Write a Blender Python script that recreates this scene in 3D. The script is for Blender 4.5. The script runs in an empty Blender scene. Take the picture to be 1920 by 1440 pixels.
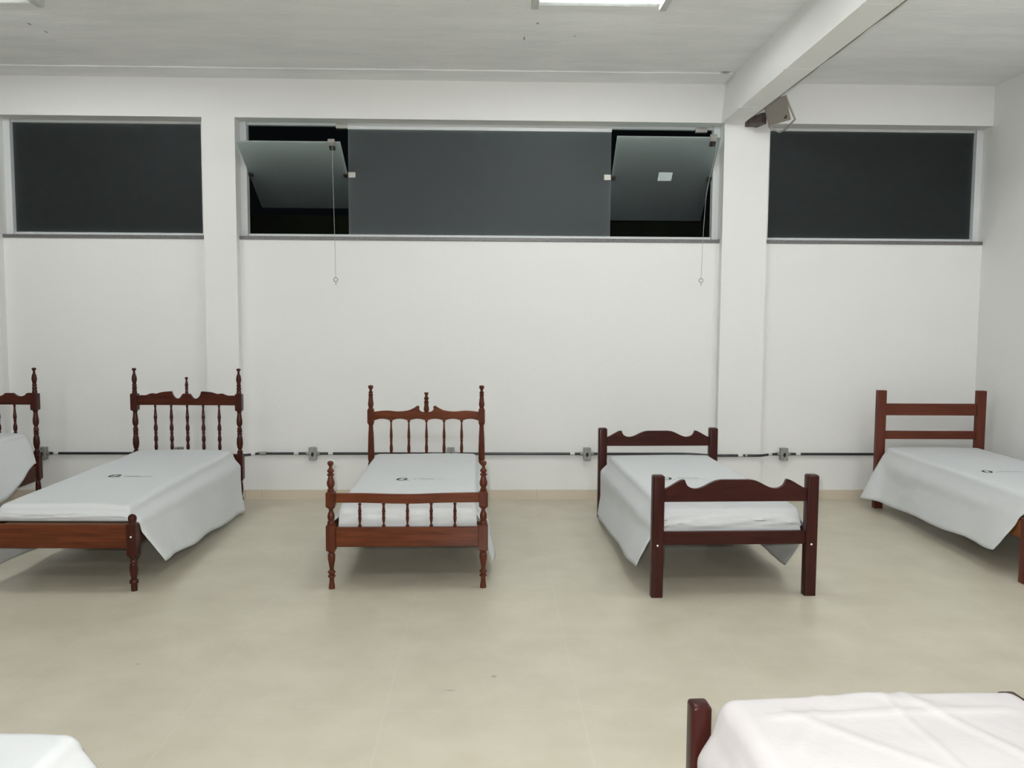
import bpy, bmesh, math, random
from mathutils import Vector, Matrix, noise

S = bpy.context.scene
C = S.collection
PI = math.pi

# ------------------------------------------------------------------ camera, world, light, exposure
YAW, PITCH, ROLL, EYE, FPX = 0.0275311, 0.0783355, 0.00545358, 1.59919, 1623.803


def ray(px, py):
    u, v = (px - 960) / FPX, (py - 720) / FPX
    c, s = math.cos(-ROLL), math.sin(-ROLL)
    u, v = c * u - s * v, s * u + c * v
    c, s = math.cos(PITCH), math.sin(PITCH)
    y, z = c - s * v, -s - c * v
    c, s = math.cos(YAW), math.sin(YAW)
    return Vector((c * u + s * y, -s * u + c * y, z))


fw = ray(960, 720).normalized()
rt = (ray(1960, 720) - ray(960, 720)).normalized()
up = rt.cross(fw).normalized()
cam = bpy.data.cameras.new('camera')
cam_o = bpy.data.objects.new('camera', cam)
C.objects.link(cam_o)
cam.sensor_width = 36.0
cam.lens = FPX / 1920 * 36.0
cam.clip_start = 0.05
m = Matrix((rt, up, -fw)).transposed().to_4x4()
m.translation = Vector((0, 0, EYE))
cam_o.matrix_world = m
S.camera = cam_o

w = bpy.data.worlds.new('night')
S.world = w
w.use_nodes = True
w.node_tree.nodes['Background'].inputs[0].default_value = (0.002, 0.0025, 0.003, 1)
w.node_tree.nodes['Background'].inputs[1].default_value = 1.0

S.view_settings.view_transform = 'Standard'
S.view_settings.look = 'None'
S.view_settings.gamma = 1.0
S.view_settings.use_curve_mapping = False
S.view_settings.exposure = 0.0

FLASH_POWER = 340.0
TUBE_GLOW = 61.0

fl = bpy.data.lights.new('camera_flash', 'SPOT')          # the flash the photograph was taken with
fl.energy = FLASH_POWER
fl.color = (1.0, 0.985, 0.97)
fl.shadow_soft_size = 0.02
fl.spot_size = math.radians(120)
fl.spot_blend = 0.7
fl_o = bpy.data.objects.new('camera_flash', fl)
C.objects.link(fl_o)
m2 = m.copy()
m2.translation = Vector((0, 0, EYE)) + up * 0.07 - rt * 0.05
fl_o.matrix_world = m2

# ------------------------------------------------------------------ helpers


def tag(o, label=None, cat=None, group=None, kind=None):
    if label: o['label'] = label
    if cat: o['category'] = cat
    if group: o['group'] = group
    if kind: o['kind'] = kind
    return o


def empty(name, loc=(0, 0, 0), rz=0.0):
    o = bpy.data.objects.new(name, None)
    o.empty_display_size = 0.1
    C.objects.link(o)
    o.location = loc
    o.rotation_euler = (0, 0, rz)
    return o


def obj(name, bm, mat, parent=None, smooth=30, bevel=0.0, recalc=True, loc=None):
    if recalc: bmesh.ops.recalc_face_normals(bm, faces=bm.faces)
    me = bpy.data.meshes.new(name)
    bm.to_mesh(me)
    bm.free()
    if smooth:
        me.polygons.foreach_set('use_smooth', [True] * len(me.polygons))
        me.set_sharp_from_angle(angle=math.radians(smooth))
    for x in (mat if isinstance(mat, (list, tuple)) else [mat]):
        me.materials.append(x)
    o = bpy.data.objects.new(name, me)
    C.objects.link(o)
    if parent: o.parent = parent
    if loc: o.location = loc
    if bevel:
        b = o.modifiers.new('bevel', 'BEVEL')
        b.width = bevel
        b.segments = 2
        b.limit_method = 'ANGLE'
        b.angle_limit = math.radians(40)
    return o


def box(bm, x0, x1, y0, y1, z0, z1):
    v = [bm.verts.new(p) for p in ((x0, y0, z0), (x1, y0, z0), (x1, y1, z0), (x0, y1, z0),
                                   (x0, y0, z1), (x1, y0, z1), (x1, y1, z1), (x0, y1, z1))]
    for f in ((3, 2, 1, 0), (4, 5, 6, 7), (0, 1, 5, 4), (1, 2, 6, 5), (2, 3, 7, 6), (3, 0, 4, 7)):
        bm.faces.new([v[i] for i in f])
    return v


def cbox(bm, cx, cy, hx, hy, z0, z1, ch=0.005):
    """square turning block with chamfered ends"""
    rings = []
    for z, k in ((z0, ch), (z0 + ch, 0), (z1 - ch, 0), (z1, ch)):
        rings.append([bm.verts.new((cx + sx * (hx - k), cy + sy * (hy - k), z)) for sx, sy in ((-1, -1), (1, -1), (1, 1), (-1, 1))])
    bm.faces.new(rings[0][::-1])
    bm.faces.new(rings[-1])
    for a, b in zip(rings, rings[1:]):
        for i in range(4):
            bm.faces.new((a[i], a[(i + 1) % 4], b[(i + 1) % 4], b[i]))


def lathe(bm, prof, cx=0, cy=0, seg=20):
    """prof: (z, r) from top to bottom or reverse, made smooth by splitting between stations"""
    pts = []
    for (z0, r0), (z1, r1) in zip(prof, prof[1:]):
        for k in range(3):
            t = k / 3
            s = t * t * (3 - 2 * t)
            pts.append((z0 + (z1 - z0) * t, r0 + (r1 - r0) * s))
    pts.append(prof[-1])
    rings = []
    for z, r in pts:
        rings.append([bm.verts.new((cx + r * math.cos(2 * PI * i / seg), cy + r * math.sin(2 * PI * i / seg), z)) for i in range(seg)])
    for a, b in zip(rings, rings[1:]):
        for i in range(seg):
            bm.faces.new((a[i], a[(i + 1) % seg], b[(i + 1) % seg], b[i]))
    bm.faces.new(rings[0])
    bm.faces.new(rings[-1])


def tube(bm, pts, r, seg=10, cap=True):
    pts = [Vector(p) for p in pts]
    rings = []
    ref = Vector((0, 0, 1))
    for i, p in enumerate(pts):
        d = (pts[min(i + 1, len(pts) - 1)] - pts[max(i - 1, 0)]).normalized()
        if abs(d.dot(ref)) > 0.95: ref = Vector((0, 1, 0))
        a = d.cross(ref).normalized()
        b = d.cross(a).normalized()
        rings.append([bm.verts.new(p + a * r * math.cos(2 * PI * k / seg) + b * r * math.sin(2 * PI * k / seg)) for k in range(seg)])
    for a, b in zip(rings, rings[1:]):
        for i in range(seg):
            bm.faces.new((a[i], a[(i + 1) % seg], b[(i + 1) % seg], b[i]))
    if cap:
        bm.faces.new(rings[0][::-1])
        bm.faces.new(rings[-1])


def catmull(pts, n=4):
    out = []
    P = [pts[0]] + list(pts) + [pts[-1]]
    for i in range(1, len(P) - 2):
        p0, p1, p2, p3 = P[i - 1:i + 3]
        for k in range(n):
            t = k / n
            out.append(tuple(0.5 * (2 * b + (c - a) * t + (2 * a - 5 * b + 4 * c - d) * t * t + (3 * b - a - 3 * c + d) * t ** 3)
                             for a, b, c, d in zip(p0, p1, p2, p3)))
    out.append(tuple(pts[-1]))
    return out


def plank(bm, top, bot, y0, y1):
    """board whose front outline runs along `top` and back along `bot` ((x, z) lists, left to right)"""
    poly = list(top) + list(reversed(bot))
    f = [bm.verts.new((x, y0, z)) for x, z in poly]
    b = [bm.verts.new((x, y1, z)) for x, z in poly]
    bm.faces.new(f)
    bm.faces.new(b[::-1])
    n = len(poly)
    for i in range(n):
        bm.faces.new((f[i], b[i], b[(i + 1) % n], f[(i + 1) % n]))


# ------------------------------------------------------------------ materials


def mat(name, col, rough=0.5, spec=0.5, metal=0.0, bump=None, var=None, coat=0.0):
    mt = bpy.data.materials.new(name)
    mt.use_nodes = True
    nt = mt.node_tree
    b = nt.nodes['Principled BSDF']
    b.inputs['Base Color'].default_value = (*col, 1)
    b.inputs['Roughness'].default_value = rough
    b.inputs['Specular IOR Level'].default_value = spec
    b.inputs['Metallic'].default_value = metal
    b.inputs['Coat Weight'].default_value = coat
    b.inputs['Coat Roughness'].default_value = 0.12
    tc = nt.nodes.new('ShaderNodeTexCoord')
    if var:                                     # (scale, second colour)
        n = nt.nodes.new('ShaderNodeTexNoise')
        n.inputs['Scale'].default_value = var[0]
        n.inputs['Detail'].default_value = 5
        nt.links.new(tc.outputs['Object'], n.inputs['Vector'])
        r = nt.nodes.new('ShaderNodeValToRGB')
        r.color_ramp.elements[0].position = 0.3
        r.color_ramp.elements[1].position = 0.7
        r.color_ramp.elements[0].color = (*col, 1)
        r.color_ramp.elements[1].color = (*var[1], 1)
        nt.links.new(n.outputs['Fac'], r.inputs['Fac'])
        nt.links.new(r.outputs['Color'], b.inputs['Base Color'])
    if bump:                                    # (scale, strength)
        n = nt.nodes.new('ShaderNodeTexNoise')
        n.inputs['Scale'].default_value = bump[0]
        n.inputs['Detail'].default_value = 4
        nt.links.new(tc.outputs['Object'], n.inputs['Vector'])
        bp = nt.nodes.new('ShaderNodeBump')
        bp.inputs['Strength'].default_value = bump[1]
        bp.inputs['Distance'].default_value = 0.01
        nt.links.new(n.outputs['Fac'], bp.inputs['Height'])
        nt.links.new(bp.outputs['Normal'], b.inputs['Normal'])
    return mt


def wood(name, dark, light, axis='X', rough=0.3):
    mt = bpy.data.materials.new(name)
    mt.use_nodes = True
    nt = mt.node_tree
    b = nt.nodes['Principled BSDF']
    tc = nt.nodes.new('ShaderNodeTexCoord')
    mp = nt.nodes.new('ShaderNodeMapping')
    mp.inputs['Scale'].default_value = (3, 40, 40) if axis == 'X' else (40, 40, 3)
    n = nt.nodes.new('ShaderNodeTexNoise')
    n.inputs['Scale'].default_value = 1.0
    n.inputs['Detail'].default_value = 6
    n.inputs['Distortion'].default_value = 0.6
    r = nt.nodes.new('ShaderNodeValToRGB')
    r.color_ramp.elements[0].position = 0.32
    r.color_ramp.elements[1].position = 0.68
    r.color_ramp.elements[0].color = (*dark, 1)
    r.color_ramp.elements[1].color = (*light, 1)
    nt.links.new(tc.outputs['Object'], mp.inputs['Vector'])
    nt.links.new(mp.outputs['Vector'], n.inputs['Vector'])
    nt.links.new(n.outputs['Fac'], r.inputs['Fac'])
    nt.links.new(r.outputs['Color'], b.inputs['Base Color'])
    b.inputs['Roughness'].default_value = rough
    b.inputs['Coat Weight'].default_value = 0.18
    b.inputs['Specular IOR Level'].default_value = 0.10
    b.inputs['Coat Roughness'].default_value = 0.11
    return mt


def math_node(nt, op, a, b=None, c=None):
    n = nt.nodes.new('ShaderNodeMath')
    n.operation = op
    for i, x in enumerate((a, b, c)):
        if x is None: continue
        if isinstance(x, (int, float)): n.inputs[i].default_value = x
        else: nt.links.new(x, n.inputs[i])
    return n.outputs[0]


def scuffs(nt, prev, tc_out, spots, col):
    """small marks with places and shapes of their own on a flat surface"""
    L = nt.links.new
    sp = nt.nodes.new('ShaderNodeSeparateXYZ')
    L(tc_out, sp.inputs[0])
    for sx, sy, rx, ry in spots:
        ax = math_node(nt, 'DIVIDE', math_node(nt, 'SUBTRACT', sp.outputs['X'], sx), rx)
        ay = math_node(nt, 'DIVIDE', math_node(nt, 'SUBTRACT', sp.outputs['Y'], sy), ry)
        d = math_node(nt, 'ADD', math_node(nt, 'MULTIPLY', ax, ax), math_node(nt, 'MULTIPLY', ay, ay))
        cl = nt.nodes.new('ShaderNodeClamp')
        L(math_node(nt, 'MULTIPLY', math_node(nt, 'SUBTRACT', 1.0, d), 0.8), cl.inputs[0])
        mx = nt.nodes.new('ShaderNodeMix')
        mx.data_type = 'RGBA'
        L(cl.outputs[0], mx.inputs[0])
        L(prev, mx.inputs[6])
        mx.inputs[7].default_value = (*col, 1)
        prev = mx.outputs[2]
    return prev


M = {}
M['wall'] = mat('white_wall_paint', (0.80, 0.80, 0.785), 0.85, 0.2, bump=(60, 0.10))
M['panel'] = M['wall']
M['beam'] = mat('white_beam_paint', (0.84, 0.845, 0.825), 0.8, 0.2, bump=(25, 0.15))
M['alum'] = mat('white_aluminium', (0.66, 0.68, 0.68), 0.4, 0.5)
M['granite'] = mat('grey_granite', (0.04, 0.04, 0.042), 0.3, 0.5, var=(160, (0.24, 0.23, 0.23)))
M['steel'] = mat('brushed_metal', (0.45, 0.44, 0.41), 0.5, 0.4, metal=0.6)
M['dark_steel'] = mat('dark_clamp_metal', (0.05, 0.05, 0.05), 0.35, 0.5, metal=0.5)
M['black_pipe'] = mat('black_plastic_conduit', (0.018, 0.018, 0.022), 0.3, 0.5)
M['zinc'] = mat('grey_cast_metal', (0.33, 0.33, 0.31), 0.5, 0.5, metal=0.35, var=(50, (0.25, 0.25, 0.24)))
M['hole'] = mat('black_socket', (0.01, 0.01, 0.01), 0.6, 0.3)
M['tape'] = mat('white_tape', (0.62, 0.64, 0.62), 0.5, 0.4)
M['lamp_white'] = mat('white_enamel', (0.56, 0.58, 0.55), 0.5, 0.3)
M['reflector'] = mat('bright_reflector', (0.88, 0.88, 0.88), 0.3, 0.5)
M['speaker'] = mat('grey_brown_plastic', (0.26, 0.235, 0.205), 0.6, 0.3)
M['grille'] = mat('grey_brown_grille', (0.25, 0.225, 0.2), 0.7, 0.3, bump=(400, 0.3))
M['speaker_dark'] = mat('dark_speaker_mark', (0.05, 0.025, 0.02), 0.5, 0.3)
M['mount'] = mat('dark_grey_brown_mount', (0.15, 0.125, 0.11), 0.6, 0.3, var=(30, (0.07, 0.055, 0.05)))
M['bracket'] = mat('grey_bracket', (0.3, 0.29, 0.26), 0.45, 0.5, metal=0.3)
M['cable'] = mat('grey_cable', (0.25, 0.23, 0.2), 0.6, 0.3)
M['ink'] = mat('dark_green_ink', (0.012, 0.045, 0.03), 0.7, 0.2)
M['ink_grey'] = mat('grey_ink', (0.13, 0.14, 0.14), 0.7, 0.2)
M['label'] = mat('pale_sticker', (0.6, 0.68, 0.7), 0.5, 0.4)
M['bolt'] = mat('chrome_bolt', (0.8, 0.8, 0.8), 0.2, 0.5, metal=1.0)
M['outside'] = mat('night_render', (0.03, 0.035, 0.022), 0.9, 0.1, var=(1.2, (0.015, 0.017, 0.014)))
M['slatwood'] = mat('pale_slat_wood', (0.3, 0.19, 0.1), 0.6, 0.3)

M['wood_turned'] = wood('reddish_brown_varnish', (0.075, 0.019, 0.008), (0.145, 0.040, 0.0155))
M['wood_turned_v'] = wood('reddish_brown_turned', (0.062, 0.015, 0.0075), (0.105, 0.027, 0.012), 'Z')
M['wood_deep'] = wood('deep_brown_varnish', (0.038, 0.0095, 0.006), (0.075, 0.018, 0.0095))
M['wood_deep_v'] = wood('deep_brown_turned', (0.034, 0.0085, 0.006), (0.055, 0.013, 0.008), 'Z')
M['wood_dark'] = wood('dark_mahogany_varnish', (0.030, 0.0078, 0.0065), (0.050, 0.0125, 0.0095))
M['wood_dark_v'] = wood('dark_mahogany_post', (0.030, 0.0078, 0.0065), (0.046, 0.0115, 0.009), 'Z')
M['wood_red'] = wood('red_brown_stain', (0.085, 0.021, 0.012), (0.125, 0.034, 0.018), rough=0.45)
M['wood_red_v'] = wood('red_brown_post', (0.085, 0.021, 0.013), (0.12, 0.031, 0.018), 'Z', rough=0.45)
M['wood_orange'] = wood('orange_brown_rail', (0.14, 0.05, 0.015), (0.2, 0.075, 0.022), rough=0.45)

# cotton sheets
mt = mat('white_cotton', (0.66, 0.68, 0.69), 0.9, 0.1, bump=(9, 0.35))
M['cotton'] = mt
M['cotton_warm'] = mat('warm_white_cotton', (0.625, 0.60, 0.605), 0.9, 0.1, bump=(9, 0.35))

# ceiling: rough board-marked slab with light and dark patches
mt = bpy.data.materials.new('ceiling_slab_paint')
mt.use_nodes = True
nt = mt.node_tree
b = nt.nodes['Principled BSDF']
b.inputs['Roughness'].default_value = 0.9
b.inputs['Specular IOR Level'].default_value = 0.15
tc = nt.nodes.new('ShaderNodeTexCoord')
mp = nt.nodes.new('ShaderNodeMapping')
mp.inputs['Scale'].default_value = (0.7, 2.4, 1)
n1 = nt.nodes.new('ShaderNodeTexNoise')
n1.inputs['Scale'].default_value = 2.2
n1.inputs['Detail'].default_value = 8
n1.inputs['Roughness'].default_value = 0.62
r1 = nt.nodes.new('ShaderNodeValToRGB')
r1.color_ramp.elements[0].position = 0.3
r1.color_ramp.elements[0].color = (0.79, 0.81, 0.80, 1)
r1.color_ramp.elements[1].position = 0.62
r1.color_ramp.elements[1].color = (0.88, 0.89, 0.875, 1)
nt.links.new(tc.outputs['Object'], mp.inputs['Vector'])
nt.links.new(mp.outputs['Vector'], n1.inputs['Vector'])
nt.links.new(n1.outputs['Fac'], r1.inputs['Fac'])
chips = ((0.324, 5.994, 0.012, 0.02), (0.247, 6.312, 0.008, 0.05), (0.602, 6.249, 0.012, 0.012), (-3.131, 6.156, 0.012, 0.03), (-3.10, 6.32, 0.01, 0.03), (1.90, 7.09, 0.05, 0.03))
nt.links.new(scuffs(nt, r1.outputs['Color'], tc.outputs['Object'], chips, (0.12, 0.09, 0.08)), b.inputs['Base Color'])
bp = nt.nodes.new('ShaderNodeBump')
bp.inputs['Strength'].default_value = 0.25
bp.inputs['Distance'].default_value = 0.01
n2 = nt.nodes.new('ShaderNodeTexNoise')
n2.inputs['Scale'].default_value = 14
n2.inputs['Detail'].default_value = 6
nt.links.new(mp.outputs['Vector'], n2.inputs['Vector'])
nt.links.new(n2.outputs['Fac'], bp.inputs['Height'])
nt.links.new(bp.outputs['Normal'], b.inputs['Normal'])
M['ceiling'] = mt

# floor: polished beige tiles, 0.8 m, thin joints
TX, TY, TSX, TSY = -0.413, 4.22, 0.7965, 0.813
mt = bpy.data.materials.new('beige_porcelain_tile')
mt.use_nodes = True
nt = mt.node_tree
b = nt.nodes['Principled BSDF']
L = nt.links.new


tc = nt.nodes.new('ShaderNodeTexCoord')
sp = nt.nodes.new('ShaderNodeSeparateXYZ')
L(tc.outputs['Object'], sp.inputs[0])


def joint(o, x0, s, hw):
    a = math_node(nt, 'DIVIDE', math_node(nt, 'SUBTRACT', o, x0 + s / 2), s)
    f = math_node(nt, 'SUBTRACT', math_node(nt, 'FRACT', a), 0.5)
    return math_node(nt, 'LESS_THAN', math_node(nt, 'ABSOLUTE', f), hw / s)


jx = joint(sp.outputs['X'], TX, TSX, 0.0016)
jy = joint(sp.outputs['Y'], TY, TSY, 0.0016)
j = math_node(nt, 'MAXIMUM', jx, jy)
n1 = nt.nodes.new('ShaderNodeTexNoise')
n1.inputs['Scale'].default_value = 3.0
n1.inputs['Detail'].default_value = 7
n1.inputs['Roughness'].default_value = 0.6
L(tc.outputs['Object'], n1.inputs['Vector'])
r1 = nt.nodes.new('ShaderNodeValToRGB')
r1.color_ramp.elements[0].position = 0.3
r1.color_ramp.elements[0].color = (0.53, 0.49, 0.385, 1)
r1.color_ramp.elements[1].position = 0.7
r1.color_ramp.elements[1].color = (0.615, 0.575, 0.465, 1)
L(n1.outputs['Fac'], r1.inputs['Fac'])
mx = nt.nodes.new('ShaderNodeMix')
mx.data_type = 'RGBA'
L(math_node(nt, 'MULTIPLY', j, 0.5), mx.inputs[0])
L(r1.outputs['Color'], mx.inputs[6])
mx.inputs[7].default_value = (0.66, 0.63, 0.54, 1)
# a few scuffs with places of their own
prev = scuffs(nt, mx.outputs[2], tc.outputs['Object'], ((-2.93, 4.74, 0.05, 0.03), (0.03, 3.74, 0.016, 0.02), (-0.16, 3.60, 0.03, 0.008), (-1.6, 3.9, 0.01, 0.01)), (0.3, 0.27, 0.21))
L(prev, b.inputs['Base Color'])
b.inputs['Roughness'].default_value = 0.34
b.inputs['Specular IOR Level'].default_value = 0.45
bp = nt.nodes.new('ShaderNodeBump')
bp.inputs['Strength'].default_value = 0.05
bp.inputs['Distance'].default_value = 0.005
L(n1.outputs['Fac'], bp.inputs['Height'])
L(bp.outputs['Normal'], b.inputs['Normal'])
M['floor'] = mt

# baseboard of the same tile, upright
mt = bpy.data.materials.new('beige_skirting_tile')
mt.use_nodes = True
nt = mt.node_tree
b = nt.nodes['Principled BSDF']
tc = nt.nodes.new('ShaderNodeTexCoord')
sp = nt.nodes.new('ShaderNodeSeparateXYZ')
nt.links.new(tc.outputs['Object'], sp.inputs[0])
jx = joint(sp.outputs['X'], -1.96, TSX, 0.0022)
mx = nt.nodes.new('ShaderNodeMix')
mx.data_type = 'RGBA'
nt.links.new(jx, mx.inputs[0])
mx.inputs[6].default_value = (0.60, 0.53, 0.42, 1)
mx.inputs[7].default_value = (0.45, 0.4, 0.32, 1)
nt.links.new(mx.outputs[2], b.inputs['Base Color'])
b.inputs['Roughness'].default_value = 0.4
M['skirting'] = mt

# frosted window glass: a little diffuse, a little light through
def frosted(name, dif, tra, gloss):
    mt = bpy.data.materials.new(name)
    mt.use_nodes = True
    nt = mt.node_tree
    for n in list(nt.nodes):
        if n.type == 'BSDF_PRINCIPLED': nt.nodes.remove(n)
    out = nt.nodes['Material Output']
    df = nt.nodes.new('ShaderNodeBsdfDiffuse')
    df.inputs['Color'].default_value = (*dif, 1)
    tr = nt.nodes.new('ShaderNodeBsdfTranslucent')
    tr.inputs['Color'].default_value = (*tra, 1)
    gl = nt.nodes.new('ShaderNodeBsdfGlossy')
    gl.inputs['Color'].default_value = (0.9, 0.95, 0.95, 1)
    gl.inputs['Roughness'].default_value = 0.42
    fr = nt.nodes.new('ShaderNodeFresnel')
    fr.inputs['IOR'].default_value = 1.35
    a = nt.nodes.new('ShaderNodeAddShader')
    mxs = nt.nodes.new('ShaderNodeMixShader')
    nt.links.new(df.outputs[0], a.inputs[0])
    nt.links.new(tr.outputs[0], a.inputs[1])
    geo = nt.nodes.new('ShaderNodeNewGeometry')
    front = math_node(nt, 'SUBTRACT', 1.0, geo.outputs['Backfacing'])
    nt.links.new(math_node(nt, 'MULTIPLY', math_node(nt, 'MULTIPLY', fr.outputs[0], gloss), front), mxs.inputs[0])
    nt.links.new(a.outputs[0], mxs.inputs[1])
    nt.links.new(gl.outputs[0], mxs.inputs[2])
    nt.links.new(mxs.outputs[0], out.inputs['Surface'])
    return mt


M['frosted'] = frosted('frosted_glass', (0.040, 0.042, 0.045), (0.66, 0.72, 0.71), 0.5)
M['frosted_falloff'] = frosted('flash_falloff_frosted_glass', (0.0185, 0.0195, 0.02), (0.6, 0.64, 0.64), 0.28)  # side window glass coloured darker, standing in for flash falloff

# fluorescent tube
mt = bpy.data.materials.new('fluorescent_tube')
mt.use_nodes = True
b = mt.node_tree.nodes['Principled BSDF']
b.inputs['Base Color'].default_value = (0.9, 0.9, 0.9, 1)
b.inputs['Emission Color'].default_value = (0.97, 1.0, 1.0, 1)
b.inputs['Emission Strength'].default_value = TUBE_GLOW
M['tube'] = mt

# ------------------------------------------------------------------ setting
D, R, G, BACK = 7.402, 7.488, 7.60, 7.645          # header/pillar face, recessed panel face, glass, outer face
ZC, ZH, ZS = 3.563, 3.232, 2.235
XC, XW, YB = 4.287, -7.0, -9.0
PIL = [(-4.36, -4.09), (-2.386, -2.114), (1.988, 2.369)]   # pillars, left to right

bm = bmesh.new()
box(bm, XW, XC + 0.2, YB, BACK, -0.15, 0.0)
tag(obj('floor', bm, M['floor'], smooth=0), 'beige polished tile floor', 'floor', kind='structure')
bm = bmesh.new()
box(bm, XW, XC + 0.2, YB, BACK, ZC, ZC + 0.15)
tag(obj('ceiling', bm, M['ceiling'], smooth=0), 'white painted concrete ceiling', 'ceiling', kind='structure')

bm = bmesh.new()
box(bm, XW, XC, D, BACK, ZH, ZC)                                # header band
for x0, x1 in PIL: box(bm, x0, x1, D, BACK, 0, ZH)
prev = XW
for x0, x1 in PIL + [(XC, XC)]:                                 # recessed panels under the windows
    if prev == XW: box(bm, prev, x0, R, BACK, 0, ZH)
    else: box(bm, prev, x0, R, BACK, 0, ZS)
    prev = x1
tag(obj('wall_back', bm, M['wall'], smooth=0), 'white wall with pillars and high windows', 'wall', kind='structure')
bm = bmesh.new()
box(bm, XC, XC + 0.2, YB, BACK, 0, ZC)
tag(obj('wall_right', bm, M['wall'], smooth=0), 'plain white side wall on the right', 'wall', kind='structure')
bm = bmesh.new()
box(bm, XW - 0.2, XW, YB, BACK, 0, ZC)
tag(obj('wall_left', bm, M['wall'], smooth=0), 'plain white side wall', 'wall', kind='structure')
bm = bmesh.new()
box(bm, XW - 0.2, XC + 0.2, YB - 0.2, YB, 0, ZC)
tag(obj('wall_front', bm, M['wall'], smooth=0), 'plain white wall opposite the windows', 'wall', kind='structure')
bm = bmesh.new()
box(bm, -7, 6, 10.2, 10.4, 0.0, 2.75)
tag(obj('wall_outside', bm, M['outside'], smooth=0), 'dark wall outside in the night', 'wall', kind='structure')

# beam: slightly tapering, its soffit level with the header
bm = bmesh.new()
v = []
for y, xl, xr in ((YB, 1.86, 2.10), (D, 1.957, 2.142)):
    v.append([bm.verts.new(p) for p in ((xl, y, ZH - 0.004), (xr, y, ZH - 0.004), (xr + 0.01, y, ZC), (xl + 0.03, y, ZC))])
a, c = v
bm.faces.new(a)
bm.faces.new(c)
for i in range(4): bm.faces.new((a[i], a[(i + 1) % 4], c[(i + 1) % 4], c[i]))
beam = tag(obj('ceiling_beam', bm, M['beam'], smooth=0), 'white concrete beam running along the ceiling to the right pillar', 'beam', kind='structure')
bm = bmesh.new()
for y in (4.60, 5.79, 6.83):                                   # shuttering joints left in the soffit
    box(bm, 1.935, 2.132, y - 0.008, y + 0.008, ZH - 0.0075, ZH - 0.003)
obj('joint_ridge', bm, M['wall'], beam, smooth=0)

# plaster strip between ceiling and back wall
bm = bmesh.new()
rnd = random.Random(3)
n = 90
top, bot = [], []
for i in range(n + 1):
    x = XW + (1.96 - XW) * i / n
    e = 7.13 + 0.02 * (x + 3) / -3 * 0.8 + rnd.uniform(-0.006, 0.006)
    top.append((x, e))
vs = []
for x, e in top:
    vs.append([bm.verts.new(p) for p in ((x, e, ZC), (x, e + 0.006, ZC - 0.008), (x, D, ZC - 0.014), (x, D, ZC))])
for p, q in zip(vs, vs[1:]):
    for i in range(3): bm.faces.new((p[i], p[i + 1], q[i + 1], q[i]))
tag(obj('trim_1', bm, M['ceiling'], smooth=20), 'rough plaster strip along the top of the window wall', 'trim', kind='structure')

# skirting
bm = bmesh.new()
prev = XW
for x0, x1 in PIL + [(XC, XC)]:
    box(bm, prev, x0, R - 0.012, R, 0, 0.082)
    if x1 > x0:
        box(bm, x0 - 0.012, x1 + 0.012, D - 0.012, D, 0, 0.082)
        box(bm, x0 - 0.012, x0, D, R - 0.012, 0, 0.082)
        box(bm, x1, x1 + 0.012, D, R - 0.012, 0, 0.082)
    prev = x1
tag(obj('baseboard_back', bm, M['skirting'], smooth=0), 'beige tile skirting under the window wall', 'baseboard', kind='structure')
bm = bmesh.new()
box(bm, XC - 0.012, XC, YB, R - 0.012, 0, 0.082)
tag(obj('baseboard_right', bm, M['skirting'], smooth=0), 'beige tile skirting along the right wall', 'baseboard', kind='structure')

# ------------------------------------------------------------------ windows
GT = 0.010                                                      # glass thickness


def pane_bm(x0, x1, z0, z1, y=G, joined=None):
    bm = bmesh.new()
    box(bm, x0, x1, y - GT / 2, y + GT / 2, z0, z1)
    if joined is not None:                                      # the polished edge where two panes butt together
        bmesh.ops.delete(bm, geom=[f for f in bm.faces if all(abs(v.co.x - joined) < 1e-4 for v in f.verts)], context='FACES_ONLY')
    return bm


def clamp(bm, x, y, z, w=0.06, h=0.05, t=0.024):
    box(bm, x - w / 2, x + w / 2, y - t / 2, y + t / 2, z - h / 2, z + h / 2)


def window(idx, x0, x1, label, cuts, z_left=0.0):
    """x0..x1 opening, cuts: pane edges"""
    root = empty('window_%d' % idx, (0, 0, 0))
    tag(root, label, 'window', kind='structure')
    bm = bmesh.new()
    y0, y1 = G - 0.025, G + 0.025
    box(bm, x0, x1, y0, y1, ZS + 0.03, ZS + 0.058)              # bottom channel
    box(bm, x0, x1, y0, y1, ZH - 0.022, ZH)                    # top channel
    box(bm, x0, x0 + 0.055, y0 - 0.03, y1, ZS + 0.03, ZH)       # side channels
    box(bm, x1 - 0.055, x1, y0 - 0.03, y1, ZS + 0.03, ZH)
    obj('frame', bm, M['alum'], root, smooth=0, bevel=0.003)
    bm = bmesh.new()
    box(bm, x0, x1, R - 0.012, BACK, ZS, ZS + 0.03)
    obj('sill', bm, M['granite'], root, smooth=0, bevel=0.003)
    return root


ZG0, ZG1 = ZS + 0.045, ZH - 0.012
w1 = window(1, PIL[0][1], PIL[1][0], 'long dark frosted window left of the left pillar', None)
for a, c in ((PIL[0][1] + 0.045, -3.26), (-3.26, PIL[1][0] - 0.045)):
    obj('pane', pane_bm(a, c, ZG0, ZG1, joined=-3.26), M['frosted_falloff'], w1, smooth=0)
w3 = window(3, PIL[2][1], XC, 'dark frosted window between the right pillar and the side wall', None)
for a, c in ((PIL[2][1] + 0.045, 3.32), (3.32, XC - 0.045)):
    obj('pane', pane_bm(a, c, ZG0, ZG1, joined=3.32), M['frosted_falloff'], w3, smooth=0)

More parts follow.
